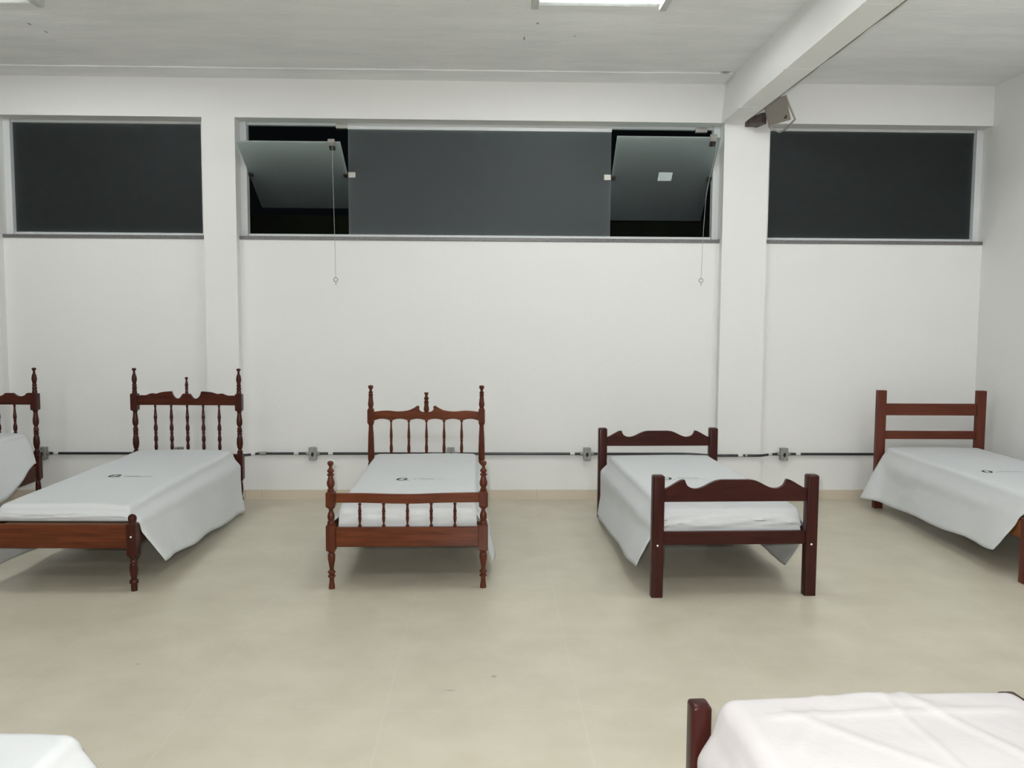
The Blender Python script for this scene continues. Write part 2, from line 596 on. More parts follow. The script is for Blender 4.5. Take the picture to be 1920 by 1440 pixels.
w2 = window(2, PIL[1][1], PIL[2][0], 'wide middle window with two tilted open panes', None)
XA, XB, XE0, XE1 = -1.207, 1.056, PIL[1][1] + 0.055, PIL[2][0] - 0.055
for a, c in ((XA, XB),):
    obj('fixed_pane', pane_bm(a, c, ZG0, ZG1), M['frosted'], w2, smooth=0)
bm = bmesh.new()
box(bm, XA, XB, G - 0.03, G + 0.026, ZH - 0.05, ZH - 0.0225)
obj('frame', bm, M['alum'], w2, smooth=0)
bm = bmesh.new()
for x in (XA - 0.05, XE1 - 0.1): box(bm, x - 0.05, x + 0.05, G - 0.032, G + 0.012, ZH - 0.045, ZH - 0.005)
obj('latch_keep', bm, M['steel'], w2, smooth=0, bevel=0.004)
ZP = 2.80                                                        # pivot height


def pivot_pane(x0, x1, ang, latch_x, mark=None):
    """frosted pane turned about its middle: top into the room"""
    o = obj('pivot_pane', pane_local(x0, x1), M['frosted'], w2, smooth=0, loc=((x0 + x1) / 2, G, ZP))
    o.rotation_euler = (ang, 0, 0)
    hw = (x1 - x0) / 2
    for s in (-1, 1):
        bm = bmesh.new()
        box(bm, s * hw - 0.035 if s > 0 else -hw - 0.004, s * hw + 0.004 if s > 0 else -hw + 0.035, -0.014, 0.014, -0.022, 0.022)
        obj('pivot_clamp', bm, M['dark_steel'], o, smooth=0, bevel=0.003)
    bm = bmesh.new()
    lx = latch_x - (x0 + x1) / 2
    box(bm, lx - 0.028, lx + 0.028, -0.018, 0.016, 0.395, 0.445)
    lt = obj('latch', bm, M['steel'], o, smooth=0, bevel=0.004)
    bm = bmesh.new()
    box(bm, lx - 0.024, lx + 0.024, -0.022, -0.0055, 0.345, 0.394)
    box(bm, lx - 0.008, lx + 0.008, -0.036, -0.022, 0.36, 0.385)
    obj('latch_catch', bm, M['dark_steel'], o, smooth=0, bevel=0.003)
    if mark:
        bm = bmesh.new()
        box(bm, -0.06, 0.06, -0.0065, -0.005, -0.045, 0.045)
        s = obj('sticker', bm, M['label'], o, smooth=0, loc=mark)
        s['label'] = 'pale blue-white sticker'
    return o


def pane_local(x0, x1):
    bm = bmesh.new()
    hw = (x1 - x0) / 2
    box(bm, -hw, hw, -GT / 2, GT / 2, -0.475, 0.425)
    return bm


pivot_pane(XE0 + 0.005, XA - 0.006, math.radians(61), -1.285)
pivot_pane(XB + 0.006, XE1 - 0.005, math.radians(47), 1.865, mark=(0.03, 0, 0.02))
# clamps on the fixed glass that carry the pivots
bm = bmesh.new()
clamp(bm, XA + 0.03, G, ZP, 0.062, 0.05, 0.03)
clamp(bm, XB - 0.03, G, ZP, 0.062, 0.05, 0.03)
obj('pivot_plate', bm, M['steel'], w2, smooth=0, bevel=0.004)


def chain(name, pts, label):
    root = empty(name, pts[-1])
    tag(root, label, 'chain', 'window pull chains')
    o = Vector(pts[-1])
    cp = catmull([tuple(Vector(p) - o) for p in pts], 30)
    bm = bmesh.new()
    # beads on a string
    tube(bm, cp, 0.0016, 6)
    acc, last = 0.0, Vector(cp[0])
    for p in cp[1:]:
        p = Vector(p)
        seg = (p - last).length
        while acc + seg >= 0.016:
            t = (0.016 - acc) / seg
            q = last.lerp(p, t)
            bmesh.ops.create_icosphere(bm, subdivisions=1, radius=0.0034, matrix=Matrix.Translation(q))
            seg -= (q - last).length
            last, acc = q, 0.0
        acc += seg
        last = p
    obj('beads', bm, M['steel'], root, smooth=60)
    bm = bmesh.new()
    ring = [(0.016 * math.cos(t), 0, -0.016 + 0.016 * math.sin(t)) for t in [2 * PI * k / 20 + PI / 2 for k in range(21)]]
    tube(bm, ring, 0.0045, 8, cap=False)
    tube(bm, [(0, 0, -0.03), (0.002, 0, -0.06)], 0.004, 6)
    obj('pull_ring', bm, M['steel'], root, smooth=60)


chain('pull_chain', [(-1.275, 7.205, 2.965), (-1.27, 7.20, 2.7), (-1.262, 7.20, 2.3), (-1.256, 7.20, 1.905)],
      'thin bead chain hanging from the left tilted window pane')
chain('pull_chain', [(1.885, 7.24, 3.05), (1.872, 7.245, 2.93), (1.84, 7.29, 2.76), (1.825, 7.33, 2.6), (1.815, 7.36, 2.3), (1.807, 7.37, 1.925)],
      'thin bead chain hanging from the right tilted window pane')

# ------------------------------------------------------------------ ceiling lights
LW, LL = 0.84, 0.84


def lamp(cx, cy, label, first=None):
    root = empty('ceiling_light', (cx, cy, ZC))
    tag(root, label, 'ceiling light', 'fluorescent ceiling lights')
    if first:
        for ch in first.children:
            c = ch.copy()
            C.objects.link(c)
            c.parent = root
        return root
    h, lip = -0.065, -0.040
    bm = bmesh.new()                                            # open tray: back plate and two long lips
    box(bm, -LW / 2, LW / 2, -LL / 2, LL / 2, -0.012, -0.0005)
    for s in (-1, 1):
        y0, y1 = (LL / 2 - 0.075, LL / 2) if s > 0 else (-LL / 2, -LL / 2 + 0.075)
        box(bm, -LW / 2 + 0.046, LW / 2 - 0.046, y0, y1, lip, -0.0125)
    obj('housing', bm, M['lamp_white'], root, smooth=0, bevel=0.003)
    for s in (-1, 1):
        bm = bmesh.new()
        x0, x1 = (LW / 2 - 0.045, LW / 2) if s > 0 else (-LW / 2, -LW / 2 + 0.045)
        box(bm, x0, x1, -LL / 2, LL / 2, h, -0.0125)
        obj('end_cap', bm, M['lamp_white'], root, smooth=0, bevel=0.003)
    bm = bmesh.new()
    x0, x1 = -LW / 2 + 0.046, LW / 2 - 0.046
    box(bm, x0, x1, -LL / 2 + 0.076, LL / 2 - 0.076, -0.02, -0.0125)
    for y in (-0.16, 0.0, 0.16):                                 # ridges between the tubes
        vs = [bm.verts.new(p) for p in ((x0, y - 0.03, -0.02), (x0, y + 0.03, -0.02), (x0, y, -0.045), (x1, y - 0.03, -0.02), (x1, y + 0.03, -0.02), (x1, y, -0.045))]
        for f in ((0, 1, 2), (3, 5, 4), (0, 2, 5, 3), (1, 4, 5, 2)): bm.faces.new([vs[i] for i in f])
    obj('reflector', bm, M['reflector'], root, smooth=0)
    for y in (-0.28, -0.09, 0.09, 0.28):
        bm = bmesh.new()
        tube(bm, [(x0, y, -0.052), (x1, y, -0.052)], 0.013, 12)
        obj('tube', bm, M['tube'], root, smooth=40)
    return root


lamp_spots = [(0.68, 5.12, 'fluorescent ceiling light at the top edge, just left of the beam'),
              (-3.19, 5.22, 'fluorescent ceiling light in the top left corner'),
              (3.15, 4.5, 'added fluorescent ceiling light, out of view, between the beam and the right wall, over the plain red-brown bed'),  # lamp added out of view to brighten the right bay
              (0.68, 1.1, 'fluorescent ceiling light above the viewer, left of the beam'),
              (-3.19, 1.1, 'fluorescent ceiling light above the bright sheet in the lower left corner'),
              (3.15, 1.1, 'added fluorescent ceiling light, out of view, between the beam and the right wall, beside the viewer'),  # second added lamp, also there to light the right side
              (0.68, -2.9, 'fluorescent ceiling light left of the beam, first row behind the viewer'),
              (-3.19, -2.9, 'fluorescent ceiling light on the far left, first row behind the viewer'),
              (0.68, -6.9, 'fluorescent ceiling light left of the beam, last row by the wall opposite the windows'),
              (-3.19, -6.9, 'fluorescent ceiling light on the far left, last row by the wall opposite the windows')]
first = None
for cx, cy, lab in lamp_spots:
    r = lamp(cx, cy, lab, first)
    first = first or r

# ------------------------------------------------------------------ wall speaker and its cable
sp_r = empty('wall_speaker', (2.20, D, 3.235))
tag(sp_r, 'small grey-brown box speaker on a bracket where the beam meets the right pillar', 'speaker')
SC = Matrix.Translation((0.165, -0.21, 0.055)) @ Matrix.Rotation(math.radians(-24), 4, 'Z') @ Matrix.Rotation(math.radians(14), 4, 'X') @ Matrix.Rotation(math.radians(-12), 4, 'Y')


def tf(bm, M4): bmesh.ops.transform(bm, matrix=M4, verts=bm.verts)


bm = bmesh.new()
vs = [bm.verts.new(p) for p in ((-0.092, -0.06, -0.1), (0.092, -0.06, -0.1), (0.092, -0.06, 0.1), (-0.092, -0.06, 0.1),
                                (-0.06, 0.09, -0.07), (0.06, 0.09, -0.07), (0.06, 0.09, 0.07), (-0.06, 0.09, 0.07))]
for f in ((0, 1, 2, 3), (7, 6, 5, 4), (0, 4, 5, 1), (1, 5, 6, 2), (2, 6, 7, 3), (3, 7, 4, 0)): bm.faces.new([vs[i] for i in f])
tf(bm, SC)
obj('cabinet', bm, M['speaker'], sp_r, smooth=0, bevel=0.006)
bm = bmesh.new()
box(bm, -0.082, 0.082, -0.068, -0.0605, -0.09, 0.09)
tf(bm, SC)
g = obj('grille', bm, M['grille'], sp_r, smooth=0, bevel=0.004)
bm = bmesh.new()
box(bm, 0.042, 0.066, -0.070, -0.0682, -0.078, -0.062)
box(bm, 0.056, 0.068, -0.070, -0.0682, -0.062, -0.052)
tf(bm, SC)
obj('emblem', bm, M['speaker_dark'], g, smooth=0)
bm = bmesh.new()                                                 # U bracket round the right side and below
loop = [(0.088, -0.05, 0.10), (0.10, -0.04, 0.01), (0.122, -0.055, -0.105), (0.02, -0.02, -0.165), (-0.02, 0.0, -0.172), (-0.055, 0.0, -0.14), (-0.088, -0.03, -0.105)]
tube(bm, loop, 0.008, 8)
tf(bm, SC)
obj('bracket', bm, M['bracket'], sp_r, smooth=40)
bm = bmesh.new()                                                 # wall plate and arm
box(bm, -0.04, 0.055, -0.02, 0.0, -0.035, 0.045)
vs = [bm.verts.new(p) for p in ((-0.03, -0.021, -0.02), (0.05, -0.021, -0.045), (0.05, -0.021, 0.04), (-0.03, -0.021, 0.03), (0.05, -0.14, -0.02), (0.10, -0.13, -0.035), (0.10, -0.13, 0.06), (0.05, -0.14, 0.05))]
for f in ((0, 1, 2, 3), (7, 6, 5, 4), (0, 4, 5, 1), (1, 5, 6, 2), (2, 6, 7, 3), (3, 7, 4, 0)): bm.faces.new([vs[i] for i in f])
tube(bm, [(0.02, -0.012, 0.01), (0.075, -0.07, 0.025), (0.125, -0.135, 0.045)], 0.016, 10)
obj('wall_mount', bm, M['mount'], sp_r, smooth=30)

bm = bmesh.new()
pts = []
for i in range(60):
    t = i / 59
    y = 1.5 + (7.16 - 1.5) * t
    xr = 2.10 + (2.142 - 2.10) * (y - YB) / (D - YB)
    pts.append((xr + 0.0095 + 0.002 * math.sin(i * 1.7), y, ZH + 0.004 + 0.003 * math.sin(i * 0.9)))
tube(bm, pts, 0.0085, 8)
tag(obj('cable', bm, M['cable'], smooth=40), 'thin brownish cable running along the lower right edge of the ceiling beam', 'cable')

# ------------------------------------------------------------------ conduit and socket boxes
CZ, CY = 0.405, R - 0.028
PR = 0.0115
box_x = [-3.81, -2.655, -1.512, -0.322, 0.862, 2.592]
box_lab = ['grey metal socket box beside the far left bed headboard', 'grey metal socket box seen between the spindles of the second bed from the left',
           'grey metal socket box on the conduit left of the turned-post bed with footboard', 'grey metal socket box just peeking over the sheet of the turned-post bed with footboard',
           'grey metal socket box on the conduit beside the dark scalloped bed', 'grey metal socket box on the conduit right of the right pillar']
first = None
for x, lab in zip(box_x, box_lab):
    root = empty('socket_box', (x, R, CZ))
    tag(root, lab, 'socket box', 'socket boxes on the wall conduit')
    if first:
        for ch in first.children:
            c = ch.copy()
            C.objects.link(c)
            c.parent = root
            for g2 in ch.children:
                d2 = g2.copy()
                C.objects.link(d2)
                d2.parent = c
        continue
    first = root
    bm = bmesh.new()
    box(bm, -0.031, 0.031, -0.05, -0.0005, -0.054, 0.054)
    obj('body', bm, M['zinc'], root, smooth=0, bevel=0.005)
    bm = bmesh.new()
    box(bm, -0.033, 0.033, -0.056, -0.0502, -0.057, 0.057)
    cv = obj('cover', bm, M['zinc'], root, smooth=0, bevel=0.004)
    bm = bmesh.new()
    vs = [bm.verts.new((0.012 * math.cos(t), -0.0575, -0.004 + 0.019 * math.sin(t))) for t in [2 * PI * k / 18 for k in range(18)]]
    vs2 = [bm.verts.new((v.co.x, -0.0562, v.co.z)) for v in vs]
    bm.faces.new(vs)
    for k in range(18): bm.faces.new((vs[k], vs[(k + 1) % 18], vs2[(k + 1) % 18], vs2[k]))
    obj('socket', bm, M['hole'], cv, smooth=0)
    for s in (-1, 1):
        bm = bmesh.new()
        lathe(bm, [(-0.0575, 0.0045), (-0.0585, 0.0045)], 0, 0, 10)
        tf(bm, Matrix.Translation((0, -0.0 , s * 0.046)) @ Matrix.Translation((0, 0, 0)) @ Matrix.Rotation(PI / 2, 4, 'X') @ Matrix.Scale(-1, 4, (0, 0, 1)))
        obj('screw', bm, M['bolt'], cv, smooth=0)
    for s in (-1, 1):
        bm = bmesh.new()
        tube(bm, [(s * 0.0312, -0.028, 0), (s * 0.044, -0.028, 0), (s * 0.05, -0.028, 0), (s * 0.058, -0.028, 0)], 0.0155, 12)
        obj('connector', bm, M['zinc'], root, smooth=40)


def conduit(pts, label, bands=(), couplings=(), straps=()):
    """pts: (x, y) line along the wall; bands: x positions of white tape"""
    root = empty('conduit', (pts[0][0], pts[0][1], CZ))
    tag(root, label, 'conduit', 'black conduit runs between the socket boxes')
    o = Vector((pts[0][0], pts[0][1], CZ))
    P3 = [Vector((p[0], p[1], CZ + (p[2] if len(p) > 2 else 0))) - o for p in pts]
    if len(P3) > 2: P3 = [Vector(p) for p in catmull([tuple(p) for p in P3], 6)]
    bm = bmesh.new()
    tube(bm, P3, PR, 12)
    obj('pipe', bm, M['black_pipe'], root, smooth=40)

    def at(x):
        x -= o.x
        for p, q in zip(P3, P3[1:]):
            if p.x <= x <= q.x: return p.lerp(q, (x - p.x) / (q.x - p.x)), (q - p).normalized()
        return P3[-1], (P3[-1] - P3[-2]).normalized()
    for nm, lst, r, ln, mt in (('tape_band', bands, PR + 0.0012, 0.02, M['tape']), ('coupling', couplings, PR + 0.004, 0.03, M['zinc']), ('strap', straps, PR + 0.002, 0.008, M['steel'])):
        for x in lst:
            p, d = at(x)
            bm = bmesh.new()
            tube(bm, [p - d * ln, p + d * ln], r, 12)
            ob = obj(nm, bm, mt, root, smooth=40)
            if nm == 'tape_band': ob['label'] = 'white tape band'


e = 0.0585
FY = D - 0.026
conduit([(-4.8, CY), (box_x[0] - e, CY)], 'black conduit behind the far left bed')
conduit([(box_x[0] + e, CY), (box_x[1] - e, CY)], 'black conduit running left from behind the second bed to the leftmost socket box', bands=(-3.70,))
conduit([(box_x[1] + e, CY), (-2.56, CY), (-2.45, FY), (-2.36, FY), (-2.15, FY), (-2.06, FY), (-1.97, CY), (-1.85, CY), (-1.7, CY), (box_x[2] - e, CY)],
        'black conduit bending round the left pillar, with a grey coupling', bands=(-2.02, -1.655), couplings=(-1.945,))
conduit([(box_x[2] + e, CY), (box_x[3] - e, CY)], 'black conduit reaching behind the left head post of the turned-post bed with footboard', bands=(-1.36,))
conduit([(box_x[3] + e, CY), (box_x[4] - e, CY)], 'black conduit between the turned-post bed with footboard and the dark scalloped bed', bands=(0.735,))
conduit([(box_x[4] + e, CY), (1.35, CY), (1.70, CY), (1.86, CY - 0.05), (1.96, FY), (2.1, FY), (2.22, FY), (2.36, FY), (2.45, CY - 0.03), (box_x[5] - e, CY)],
        'black conduit bending round the right pillar behind the dark scalloped bed', bands=(2.185, 2.46), straps=(2.235,))
conduit([(box_x[5] + e, CY), (XC - 0.02, CY)], 'black conduit running right to the plain red-brown bed', bands=(2.72,))

# ------------------------------------------------------------------ beds
BEDS = 'single beds lined up in the room'
SHEETS = 'white sheets on the beds'


def vprof(lst, ytop, k, z_at):
    """profile measured as (image row, half width) turned into (z, r)"""
    return [(z_at - (y - ytop) * k, r * k) for y, r in lst]


def bolt(parent, x, y, z):
    bm = bmesh.new()
    lathe(bm, [(0, 0.0065), (0.003, 0.0065), (0.005, 0.003)], 0, 0, 12)
    tf(bm, Matrix.Translation((x, y, z)) @ Matrix.Rotation(PI / 2, 4, 'X'))
    o = obj('bolt', bm, M['bolt'], parent, smooth=40)
    o['label'] = 'shiny bolt head'


def rail(name, parent, x0, x1, y0, y1, z0, z1, mt, bev=0.004):
    bm = bmesh.new()
    box(bm, x0, x1, y0, y1, z0, z1)
    return obj(name, bm, mt, parent, smooth=0, bevel=bev)


def frame_rails(root, hw, Ln, z0, z1, mt, inset=0.026, slats=True, t=0.0125):
    for s in (-1, 1): rail('side_rail', root, s * hw - t, s * hw + t, inset, Ln - inset, z0, z1, mt)
    if slats:
        for k in range(6):
            y = 0.2 + (Ln - 0.4) * k / 5
            rail('slat', root, -hw + t, hw - t, y - 0.045, y + 0.045, z1 - 0.045, z1 - 0.025, M['slatwood'])


def post(name, parent, x, y, pieces, mt, mt_seg=22):
    """pieces: ('t', profile) turned or ('b', z0, z1, half) square"""
    bm = bmesh.new()
    for p in pieces:
        if p[0] == 't': lathe(bm, p[1], 0, 0, mt_seg)
        else: cbox(bm, 0, 0, p[3], p[3], p[1], p[2], 0.005)
    return obj(name, bm, mt, parent, smooth=35, loc=(x, y, 0))


# ---- bed with turned posts and a spindle footboard (third from the left)
def bed_turned(cx, cy, rz, hw, Ln, label):
    root = empty('single_bed', (cx, cy, 0), rz)
    tag(root, label, 'bed', BEDS)
    wv, wh = M['wood_turned_v'], M['wood_turned']
    k = 0.000925

    def z(y): return (1383 - y) * 0.756 / (1383 - 553)

    def pf(lst): return [(z(y), r * k) for y, r in lst]
    fp = [('t', pf([(553, 6), (557, 17), (566, 20), (575, 18), (590, 9), (602, 13), (614, 22), (620, 22), (628, 15), (634, 15), (638, 23), (644, 23),
                    (652, 15), (670, 19), (692, 25), (708, 24), (727, 16), (732, 16), (736, 22), (742, 22), (745, 19), (754, 24)])),
          ('b', z(850), z(752), 0.0265),
          ('t', pf([(848, 24), (856, 24), (862, 15), (876, 13), (890, 19), (908, 23), (926, 22), (938, 17), (942, 22), (950, 24), (955, 24), (966, 24)])),
          ('b', z(1132), z(964), 0.0275),
          ('t', pf([(1130, 25), (1138, 25), (1146, 18), (1152, 18), (1156, 22), (1164, 24), (1190, 23), (1220, 18), (1252, 13), (1262, 15), (1270, 24), (1278, 24), (1286, 16), (1292, 16),
                    (1297, 24), (1304, 24), (1313, 15), (1330, 15), (1375, 20), (1383, 20)]))]
    for s in (-1, 1): post('foot_post', root, s * hw, 0, fp, wv)
    # footboard
    tp = catmull([(-hw + 0.024, 0.5665), (-hw * 0.6, 0.566), (-hw * 0.2, 0.561), (0.05, 0.560), (hw * 0.45, 0.565), (hw - 0.024, 0.569)], 5)
    bt = catmull([(-hw + 0.024, 0.512), (-hw * 0.6, 0.511), (-hw * 0.2, 0.506), (0.05, 0.505), (hw * 0.45, 0.510), (hw - 0.024, 0.512)], 5)
    bm = bmesh.new()
    plank(bm, tp, bt, -0.013, 0.013)
    obj('foot_rail', bm, wh, root, smooth=35, bevel=0.004)
    rail('foot_rail', root, -hw + 0.026, hw - 0.026, -0.014, 0.014, 0.250, 0.366, wh)
    sp_prof = [(0.508, 0.006), (0.504, 0.010), (0.498, 0.010), (0.494, 0.006), (0.480, 0.0075), (0.455, 0.0105), (0.449, 0.007), (0.446, 0.0105), (0.442, 0.007),
               (0.438, 0.0105), (0.432, 0.007), (0.422, 0.0105), (0.405, 0.0085), (0.388, 0.0055), (0.381, 0.0055), (0.377, 0.0105), (0.370, 0.0105), (0.366, 0.007), (0.362, 0.006)]
    for i in range(5):
        bm = bmesh.new()
        lathe(bm, sp_prof, 0, 0, 14)
        obj('spindle', bm, wv, root, smooth=40, loc=((i - 2) * 0.1385, 0, 0))
    # headboard
    kh = 0.00126

    def zh(y): return 1.043 - (y - 75) * 0.001228

    def ph(lst): return [(zh(y), r * kh) for y, r in lst]
    hp = [('t', ph([(75, 5), (78, 15), (86, 17), (93, 15), (106, 8), (115, 9), (120, 15), (124, 15), (129, 10), (134, 15), (140, 14), (150, 13), (175, 15), (200, 18), (212, 16), (222, 13), (228, 17), (234, 17)])),
          ('b', zh(326), zh(232), 0.0255),
          ('t', ph([(324, 18), (332, 18), (336, 14), (345, 14), (420, 18), (500, 20), (560, 20), (580, 16), (590, 20), (600, 20)])),
          ('b', 0.26, zh(598), 0.0255),
          ('t', [(0.262, 0.021), (0.24, 0.016), (0.235, 0.022), (0.16, 0.02), (0.11, 0.013), (0.1, 0.022), (0.085, 0.022), (0.075, 0.014), (0.0, 0.018)])]
    for s in (-1, 1): post('head_post', root, s * hw, Ln, hp, wv)
    half = [(-1, 0.829), (-0.86, 0.836), (-0.72, 0.838), (-0.56, 0.832), (-0.44, 0.834), (-0.33, 0.842), (-0.235, 0.861), (-0.175, 0.877), (-0.145, 0.876),
            (-0.132, 0.868), (-0.136, 0.855), (-0.125, 0.842), (-0.09, 0.831), (-0.045, 0.828), (0, 0.828)]
    xs = hw - 0.022
    tp = catmull([(x * xs, zz) for x, zz in half] + [(-x * xs, zz) for x, zz in half[-2::-1]], 4)
    tp = [p for i, p in enumerate(tp)]
    sc = []
    cuts = [-1.0] + [(i - 2) * 0.335 for i in range(5)] + [1.0]
    low, high = 0.758, 0.774
    for a, c in zip(cuts, cuts[1:]):
        for t in (0.0, 0.12, 0.3, 0.5, 0.7, 0.88):
            sc.append(((a + (c - a) * t) * xs, low + (high - low) * math.sin(PI * min(max((t - 0.06) / 0.88, 0), 1)) ** 0.7))
    sc.append((xs, low))
    bm = bmesh.new()
    plank(bm, tp, sc, Ln - 0.012, Ln + 0.012)
    obj('crest_rail', bm, wh, root, smooth=35, bevel=0.003)
    bm = bmesh.new()
    lathe(bm, [(zh(y) , r * kh) for y, r in ((121, 5), (123, 13), (128, 14), (134, 11), (143, 8), (150, 10), (158, 15), (163, 16), (170, 11), (177, 11), (181, 16), (187, 14), (205, 13), (225, 17), (240, 17), (248, 12), (254, 12))], 0, 0, 18)
    obj('finial', bm, wv, root, smooth=35, loc=(0, Ln, 0))
    spd = [(303, 5), (306, 9), (314, 9), (318, 5), (350, 6), (390, 9), (420, 10), (428, 7), (433, 10), (438, 7), (443, 10), (448, 7), (458, 8), (490, 11), (530, 8), (560, 5), (568, 9), (576, 6)]
    for i in range(5):
        bm = bmesh.new()
        lathe(bm, [(zh(y), r * kh * 0.95) for y, r in spd], 0, 0, 14)
        obj('spindle', bm, wv, root, smooth=40, loc=((i - 2) * 0.335 * xs, Ln, 0))
    rail('head_rail', root, -hw + 0.024, hw - 0.024, Ln - 0.013, Ln + 0.013, 0.30, zh(574), wh)
    frame_rails(root, hw, Ln, 0.25, 0.362, wh)
    return root


# ---- bed with tall turned head posts and low foot posts (first and second from the left)
def bed_tall(cx, cy, rz, hw, Ln, crest, label, zoff=0.0, foot_bolt=True):
    root = empty('single_bed', (cx, cy, 0), rz)
    tag(root, label, 'bed', BEDS)
    wv, wh = M['wood_deep_v'], M['wood_deep']
    k = 0.001377

    def zh(y): return 1.168 - (y - 92) * 0.00140

    def ph(lst): return [(zh(y), r * k) for y, r in lst]
    hp = [('t', ph([(92, 5), (95, 12), (102, 12), (108, 7), (114, 6), (122, 7), (140, 13), (158, 15), (172, 12), (184, 10), (188, 13), (193, 13), (197, 10), (204, 13), (210, 14), (216, 11), (222, 13), (234, 14), (242, 14)])),
          ('b', zh(335), zh(238), 0.0265),
          ('t', ph([(333, 15), (340, 15), (346, 11), (365, 13), (395, 17), (412, 16), (428, 10), (436, 12), (441, 16), (446, 12), (452, 16), (458, 13), (463, 12), (468, 16), (473, 12), (480, 13), (500, 17), (525, 18), (545, 15), (560, 10), (566, 12), (572, 17), (580, 15), (596, 15)])),
          ('b', 0.27, zh(592), 0.0265),
          ('t', [(0.272, 0.022), (0.262, 0.022), (0.255, 0.015), (0.23, 0.019), (0.19, 0.021), (0.13, 0.014), (0.118, 0.022), (0.10, 0.022), (0.09, 0.016), (0.0, 0.018)])]
    for s in (-1, 1): post('head_post', root, s * hw, Ln, hp, wv)
    xs = hw - 0.024
    if crest == 'waves':
        half = [(-1, 0.944), (-0.94, 0.950), (-0.86, 0.949), (-0.8, 0.954), (-0.73, 0.965), (-0.69, 0.966), (-0.62, 0.963), (-0.5, 0.976), (-0.33, 0.982), (-0.30, 0.980),
                (-0.285, 0.960), (-0.245, 0.935), (-0.185, 0.924), (-0.13, 0.933), (-0.085, 0.958), (-0.065, 0.964), (0, 0.964)]
    else:
        half = [(-1, 0.966), (-0.93, 0.966), (-0.905, 0.962), (-0.87, 0.948), (-0.79, 0.938), (-0.71, 0.945), (-0.65, 0.962), (-0.63, 0.9645), (-0.5, 0.9645), (-0.475, 0.962),
                (-0.43, 0.948), (-0.35, 0.938), (-0.27, 0.945), (-0.21, 0.962), (-0.18, 0.966), (-0.1, 0.972), (0, 0.974)]
    tp = catmull([(x * xs, zz) for x, zz in half] + [(-x * xs, zz) for x, zz in half[-2::-1]], 4)
    bm = bmesh.new()
    plank(bm, tp, [(-xs, 0.872), (xs, 0.872)], Ln - 0.012, Ln + 0.012)
    obj('crest_rail', bm, wh, root, smooth=35, bevel=0.003)
    bm = bmesh.new()
    lathe(bm, ph([(142, 4), (145, 9), (151, 9), (156, 6), (163, 5), (178, 8), (190, 10), (200, 7), (204, 9), (209, 9), (213, 7), (222, 8), (232, 10), (238, 8), (244, 8)]), 0, 0, 16)
    obj('finial', bm, wv, root, smooth=35, loc=(0, Ln, 0))
    spd = [(303, 6), (312, 7), (318, 5), (345, 7), (375, 10), (392, 7), (397, 9), (402, 6), (412, 7), (430, 11), (445, 11), (458, 7), (463, 9), (468, 9), (474, 7), (490, 10), (505, 11), (520, 7), (526, 8), (534, 9), (550, 10), (570, 6), (580, 9), (590, 6)]
    for i in range(5):
        bm = bmesh.new()
        lathe(bm, ph(spd), 0, 0, 14)
        obj('spindle', bm, wv, root, smooth=40, loc=((i - 2) * 0.128, Ln, 0))
    rail('head_rail', root, -hw + 0.024, hw - 0.024, Ln - 0.013, Ln + 0.013, 0.32, zh(588), wh)
    kf = 0.00098

    def zf(y): return (1403 - y) * 0.451 / (1403 - 946)

    def pf(lst): return [(zf(y), r * kf) for y, r in lst]
    fp = [('t', pf([(946, 4), (950, 14), (960, 23), (972, 25), (984, 23), (991, 20), (996, 22), (1004, 25)])),
          ('b', zf(1192), zf(1000), 0.0275),
          ('t', pf([(1190, 25), (1200, 25), (1208, 18), (1214, 15), (1220, 19), (1228, 21), (1236, 17), (1245, 22), (1275, 25), (1300, 22), (1325, 17), (1332, 16), (1338, 23), (1346, 26), (1356, 26), (1362, 18), (1368, 19), (1403, 18)]))]
    for s in (-1, 1): post('foot_post', root, s * hw, 0, fp, wv)
    rail('foot_rail', root, -hw + 0.026, hw - 0.026, -0.0135, 0.0135, 0.25, 0.390, M['wood_turned'])
    for s in (-1, 1): bolt(root, s * hw, -0.0275, 0.322)
    frame_rails(root, hw, Ln, 0.26, 0.385, wh)
    return root


def round_post(h, hx, hy, rb=0.012):
    bm = bmesh.new()
    box(bm, -hx, hx, -hy, hy, 0, h)
    bmesh.ops.bevel(bm, geom=[e for e in bm.edges if e.verts[0].co.z > 0.001 or e.verts[1].co.z > 0.001], offset=rb, segments=3, affect='EDGES', profile=0.5)
    return bm


# ---- dark bed with thick square posts and scalloped boards (fourth from the left)
CREST = [(645, 565), (660, 560), (680, 550), (708, 533), (735, 516), (768, 499), (790, 497), (798, 515), (812, 540), (840, 557), (868, 561), (895, 557), (930, 543), (970, 521), (1010, 504), (1050, 497)]


def scallop(bm, hw_in, zb, ztop, y):
    s = (ztop - zb) / (655 - 497)
    c = 1146
    sx = hw_in / (c - 645)
    half = [((x - c) * sx, zb + (655 - yy) * s) for x, yy in CREST]
    pts = catmull(half, 4) + catmull([(-x, zz) for x, zz in reversed(half)], 4)
    plank(bm, pts, [(-hw_in, zb), (hw_in, zb)], y - 0.014, y + 0.014)


